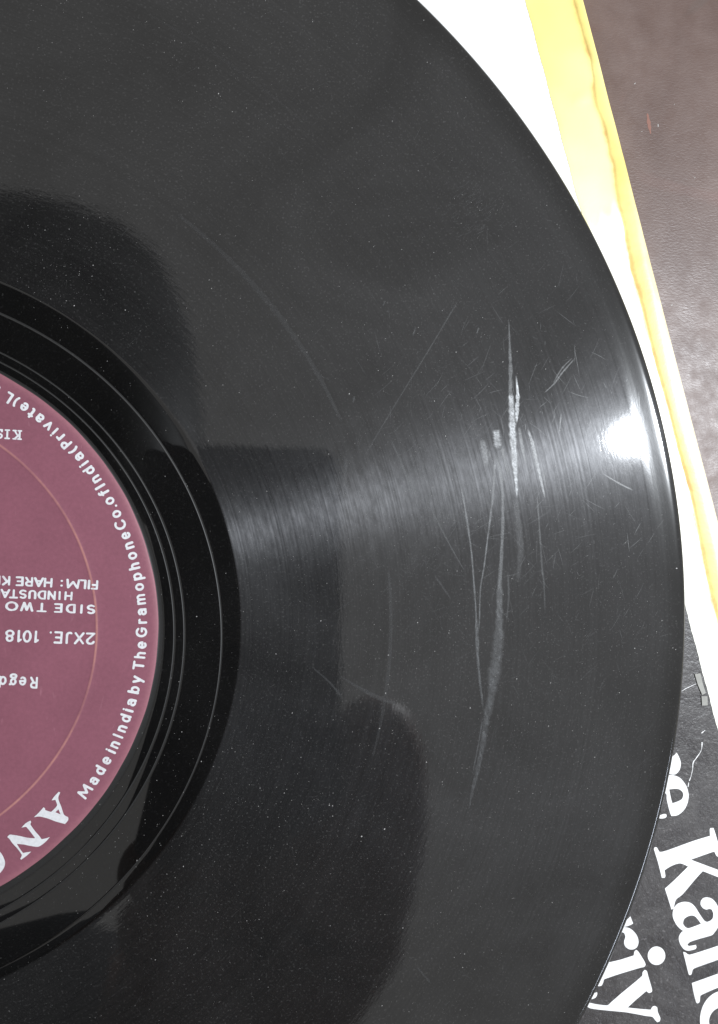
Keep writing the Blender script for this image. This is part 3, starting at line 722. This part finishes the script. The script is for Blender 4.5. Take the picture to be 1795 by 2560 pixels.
for r0, a0, a1, w0, st in ((90.6, 54, 24, 1.3, 0.16), (92.0, 6, -16, 0.9, 0.16), (118.5, 66, 50, 0.9, 0.06)):   # rubbed arcs along the gaps between tracks
    n = 9
    pts = [(r0 * math.cos(math.radians(a0 + (a1 - a0) * i / n)), r0 * math.sin(math.radians(a0 + (a1 - a0) * i / n))) for i in range(n + 1)]
    ribbon('scratch', pts, [w0 * (0.4 + 0.6 * math.sin(math.pi * (i + 0.6) / (n + 1.2))) for i in range(n + 1)], 0.026, M_SCR, disc, wear=st, sub=10, jitter=0.1, zf=z_disc)
# ---- a web of hairline marks from years of handling
rh = random.Random(5)
V_, F_, W_ = [], [], []
def hair(x, y, L, w, ang, st, bend):
    o = len(V_); n = 6
    for i in range(n + 1):
        s = i / n - 0.5
        a = ang + bend * s
        px, py = x + L * s * math.cos(a), y + L * s * math.sin(a)
        r = math.hypot(px, py)
        z = z_disc(r) + 0.022
        for k in (-0.5, 0.5):
            V_.append((px - math.sin(a) * w * k, py + math.cos(a) * w * k, z))
            W_.append(st * (1 - (2 * s) ** 2))
    for i in range(n):
        a = o + 2 * i
        F_.append((a, a + 2, a + 3, a + 1))
for _ in range(1900):
    q = rh.random()
    if q < 0.5: x, y = rh.gauss(118, 15), rh.gauss(8, 34)
    elif q < 0.7: x, y = rh.gauss(100, 9), rh.gauss(25, 14)
    else: x, y = rh.uniform(30, 148), rh.uniform(-80, 118)
    if not 66 < math.hypot(x, y) < 147: continue
    a = math.radians(rh.gauss(50, 22) if rh.random() < 0.6 else rh.gauss(-60, 25))
    hair(x, y, 0.4 + rh.random() ** 3 * 5.5, rh.uniform(0.04, 0.10), a, rh.uniform(0.08, 0.30), rh.uniform(-.15, .15))
for _ in range(110):   # a rubbed smudge
    hair(rh.gauss(108, 3.2), rh.gauss(78, 3.0), rh.uniform(0.6, 2.2), rh.uniform(0.06, 0.14), math.radians(rh.gauss(38, 7)), rh.uniform(0.08, 0.22), 0.0)
hm = mesh('hairline_scratches', V_, F_, M_SCR, disc)
at = hm.data.attributes.new('wear', 'FLOAT', 'POINT'); at.data.foreach_set('value', W_)
hm['kind'] = 'stuff'

# ---- dust: specks and short fibres, far too many to count
rd = random.Random(21)
verts, faces = [], []
def fleck(x, y, L, w, ang, z):
    c, s = math.cos(ang), math.sin(ang)
    o = len(verts)
    pts = [(-L/2, 0), (-L*.2, -w/2), (L*.3, -w*.45), (L/2, w*.1), (L*.15, w/2), (-L*.3, w*.45)]
    for px, py in pts:
        verts.append((x + px*c - py*s, y + px*s + py*c, z))
    verts.append((x, y, z + 0.05))
    for i in range(6): faces.append((o + i, o + (i + 1) % 6, o + 6))
def top_z(r):
    if r < 50: return z_label(r) + 0.02
    if r < 64.3: return -0.27
    return z_disc(r) + 0.012
def put(x, y, k=1.0):
    r = math.hypot(x, y)
    if r > 149.3 or r < 50.3: return
    b = rd.random()
    L = (0.07 + 0.10 * rd.random() ** 2) * k
    if b > 0.93: L *= 1.7
    w = L * rd.uniform(0.35, 0.8)
    fleck(x, y, L, w, math.radians(rd.gauss(48, 30)), top_z(r))
for _ in range(3600):
    put(rd.uniform(18, 152), rd.uniform(-85, 125), 0.45 + 0.6 * rd.random() ** 2)
for _ in range(2400):
    put(rd.gauss(115, 24), rd.gauss(-15, 36), 0.45 + 0.6 * rd.random() ** 2)
for cx, cy, sx, n in ((36, 63, 4.5, 90), (57, 101, 5, 40), (60, -28, 16, 260), (120, -10, 14, 260), (48, -40, 12, 120), (104, 40, 14, 160), (112, 66, 9, 90), (80, -35, 14, 200), (140, 0, 6, 110)):
    for _ in range(n): put(rd.gauss(cx, sx), rd.gauss(cy, sx), rd.uniform(0.55, 1.15))
for x, y, k in ((80.4, 30.9, 2.6), (61.8, 9.3, 2.2), (80.5, -33.5, 2.4), (90.8, -38.5, 2.2), (86.5, -39.6, 1.8), (73.6, -32.2, 1.8), (46.3, -41.3, 1.8), (91, -13.3, 2.0), (152, 10, 1.4), (149, 9.2, 2.4)):
    put(x, y, k)
dst = mesh('dust', verts, faces, M_DUST)
tag(dst, 'fine pale dust specks scattered over the black record', 'dust', kind='stuff')


# ---- lint and a scuff on the table beside the cover
verts, faces = [], []
for x, y, L in ((142.5, 106.0, 0.5), (147.5, 98.0, 0.7), (139.5, 88.0, 0.5), (151.0, 102.5, 0.35), (144.0, 96.5, 0.35), (155.5, 88, 0.4), (150.5, 62.0, 0.6), (157, 54, 0.5)):
    fleck(x, y, L, L * 0.3, math.radians(rd.gauss(45, 25)), Z_TABLE + 0.02)
ln = mesh('lint', verts, faces, M_DUST)
tag(ln, 'a few pale lint specks on the brown table top', 'lint', kind='stuff')
M_SCUFF = m_plain('rubbed_brown_scuff', (0.20, 0.085, 0.06), 0.5, 0.5)
sc = ribbon('scuff', [(145.2, 100.2), (145.5, 98.4), (145.9, 96.2)], [0.25, 0.75, 0.3], Z_TABLE + 0.02, M_SCUFF, None, jitter=0.3)
sc.parent = tb; sc.matrix_parent_inverse = Matrix.Translation(-tb.location)
# ================================================================== the photographer and the phone, mirrored in the vinyl
M_PHONE = m_plain('dark_blue_phone_back', (0.045, 0.047, 0.06), 0.35, 0.5)
M_LENS = m_plain('black_lens_glass', (0.012, 0.012, 0.015), 0.1, 0.5)
M_SKIN = m_plain('skin', (0.14, 0.075, 0.055), 0.55, 0.4)
M_HAIR = m_plain('black_hair', (0.012, 0.011, 0.010), 0.6, 0.3)
M_SHIRT = m_plain('dark_shirt', (0.022, 0.022, 0.026), 0.9, 0.2)
PH = Matrix.Translation(CAM) @ CAM_ROT
def rounded_slab(name, x0, x1, y0, y1, z0, z1, rad, mat, parent, bev=1.2):
    bm = bmesh.new(); n = 8; ring = []
    for cx, cy, a0 in ((x1 - rad, y1 - rad, 0), (x0 + rad, y1 - rad, 90), (x0 + rad, y0 + rad, 180), (x1 - rad, y0 + rad, 270)):
        for i in range(n + 1):
            a = math.radians(a0 + 90 * i / n)
            ring.append((cx + rad * math.cos(a), cy + rad * math.sin(a)))
    lo = [bm.verts.new((x * MM, y * MM, z0 * MM)) for x, y in ring]
    hi = [bm.verts.new((x * MM, y * MM, z1 * MM)) for x, y in ring]
    fl = bm.faces.new(lo[::-1]); fh = bm.faces.new(hi)
    N = len(ring)
    for i in range(N): bm.faces.new((lo[i], lo[(i + 1) % N], hi[(i + 1) % N], hi[i]))
    if bev:
        bmesh.ops.bevel(bm, geom=list(fl.edges) + list(fh.edges), offset=bev * MM, segments=3, affect='EDGES', profile=0.5)
    me = bpy.data.meshes.new(name); bm.to_mesh(me); bm.free()
    o = link(name, me, mat, parent)
    return o
phone = empty('smartphone'); phone.matrix_world = PH
tag(phone, 'dark smartphone held over the record, seen as a rectangular reflection', 'phone')
rounded_slab('phone_body', -35.5, 39, -127, 23, 2.5, 10.2, 9, M_PHONE, phone)
rounded_slab('camera_bump', -12, 12, -22, 10, 1.3, 2.45, 7, M_LENS, phone, 0.4)

per = empty('person', (0, 0, 0))
tag(per, 'person in a dark shirt leaning in with the phone, seen as dark reflection', 'person')
def skinned(name, pts, edges, mat, root=0, sub=2):
    me = bpy.data.meshes.new(name)
    me.from_pydata([tuple(c * MM for c in p[:3]) for p in pts], edges, [])
    o = link(name, me, None, None)
    md = o.modifiers.new('skin', 'SKIN'); md.use_smooth_shade = True
    sv = me.skin_vertices[0].data if me.skin_vertices else None
    if sv is None:
        bpy.context.view_layer.objects.active = o
        sv = me.skin_vertices[0].data
    for i, p in enumerate(pts):
        sv[i].radius = (p[3] * MM, (p[4] if len(p) > 4 else p[3]) * MM)
        sv[i].use_root = (i == root)
    sb = o.modifiers.new('sub', 'SUBSURF'); sb.levels = sub; sb.render_levels = sub
    dg = bpy.context.evaluated_depsgraph_get()
    m2 = bpy.data.meshes.new_from_object(o.evaluated_get(dg)); m2.name = name
    bpy.data.objects.remove(o)
    r = link(name, m2, None, per, True)
    m2.materials.clear(); m2.materials.append(mat)
    return r
B = [(-620, 40, 330, 120), (-470, 60, 400, 135), (-330, 85, 420, 120), (-235, 105, 385, 58), (-165, 112, 350, 56),      # hips, waist, chest, neck
     (-110, 118, 318, 72), (-40, 122, 298, 76), (15, 124, 290, 52),                                                     # head
     (-330, -70, 420, 66), (-270, -210, 330, 50), (-230, -203, 200, 48), (-60, -199, 186, 46), (80, -182, 166, 29),     # right arm to the wrist
     (100, -160, 158, 27), (106, -125, 156, 25),                                                                       # palm
     (72, -114, 168, 13), (52, -113, 166, 12.5), (20, -116, 156, 13),
     (70, -134, 166, 13), (52, -134, 162, 13), (18, -136, 154, 13),
     (70, -153, 164, 13), (52, -154, 160, 13), (18, -155, 153, 13),
     (74, -171, 164, 12), (56, -172, 160, 12), (44, -172, 154, 10),
     (120, -98, 152, 19), (119, -72, 150, 17), (110, -50, 150, 14),                                                  # thumb along the phone's side
     (-330, 240, 420, 66), (-400, 300, 300, 52), (-430, 240, 160, 42), (-420, 160, 60, 34)]
E = [(0, 1), (1, 2), (2, 3), (3, 4), (4, 5), (5, 6), (6, 7), (2, 8), (8, 9), (9, 10), (10, 11), (11, 12), (12, 13), (13, 14),
     (14, 15), (15, 16), (16, 17), (14, 18), (18, 19), (19, 20), (13, 21), (21, 22), (22, 23), (13, 24), (24, 25), (25, 26), (14, 27), (27, 28), (28, 29),
     (2, 30), (30, 31), (31, 32), (32, 33)]
skinned('body', B, E, M_SKIN)
SH = [(p[0], p[1], p[2], p[3] * 1.13 + 4) for p in (B[0], B[1], B[2], B[8], B[9], B[10], B[11], B[30], B[31], B[32])] + [(46, -192, 174, 54)]
skinned('shirt', SH, [(0, 1), (1, 2), (2, 3), (3, 4), (4, 5), (5, 6), (6, 10), (2, 7), (7, 8), (8, 9)], M_SHIRT)
HA = [(-40, 185, 320, 62), (-46, 135, 312, 88), (-40, 88, 302, 90), (-30, 42, 294, 84), (-22, 0, 290, 72)]
skinned('hair', HA, [(0, 1), (1, 2), (2, 3), (3, 4)], M_HAIR, sub=2)
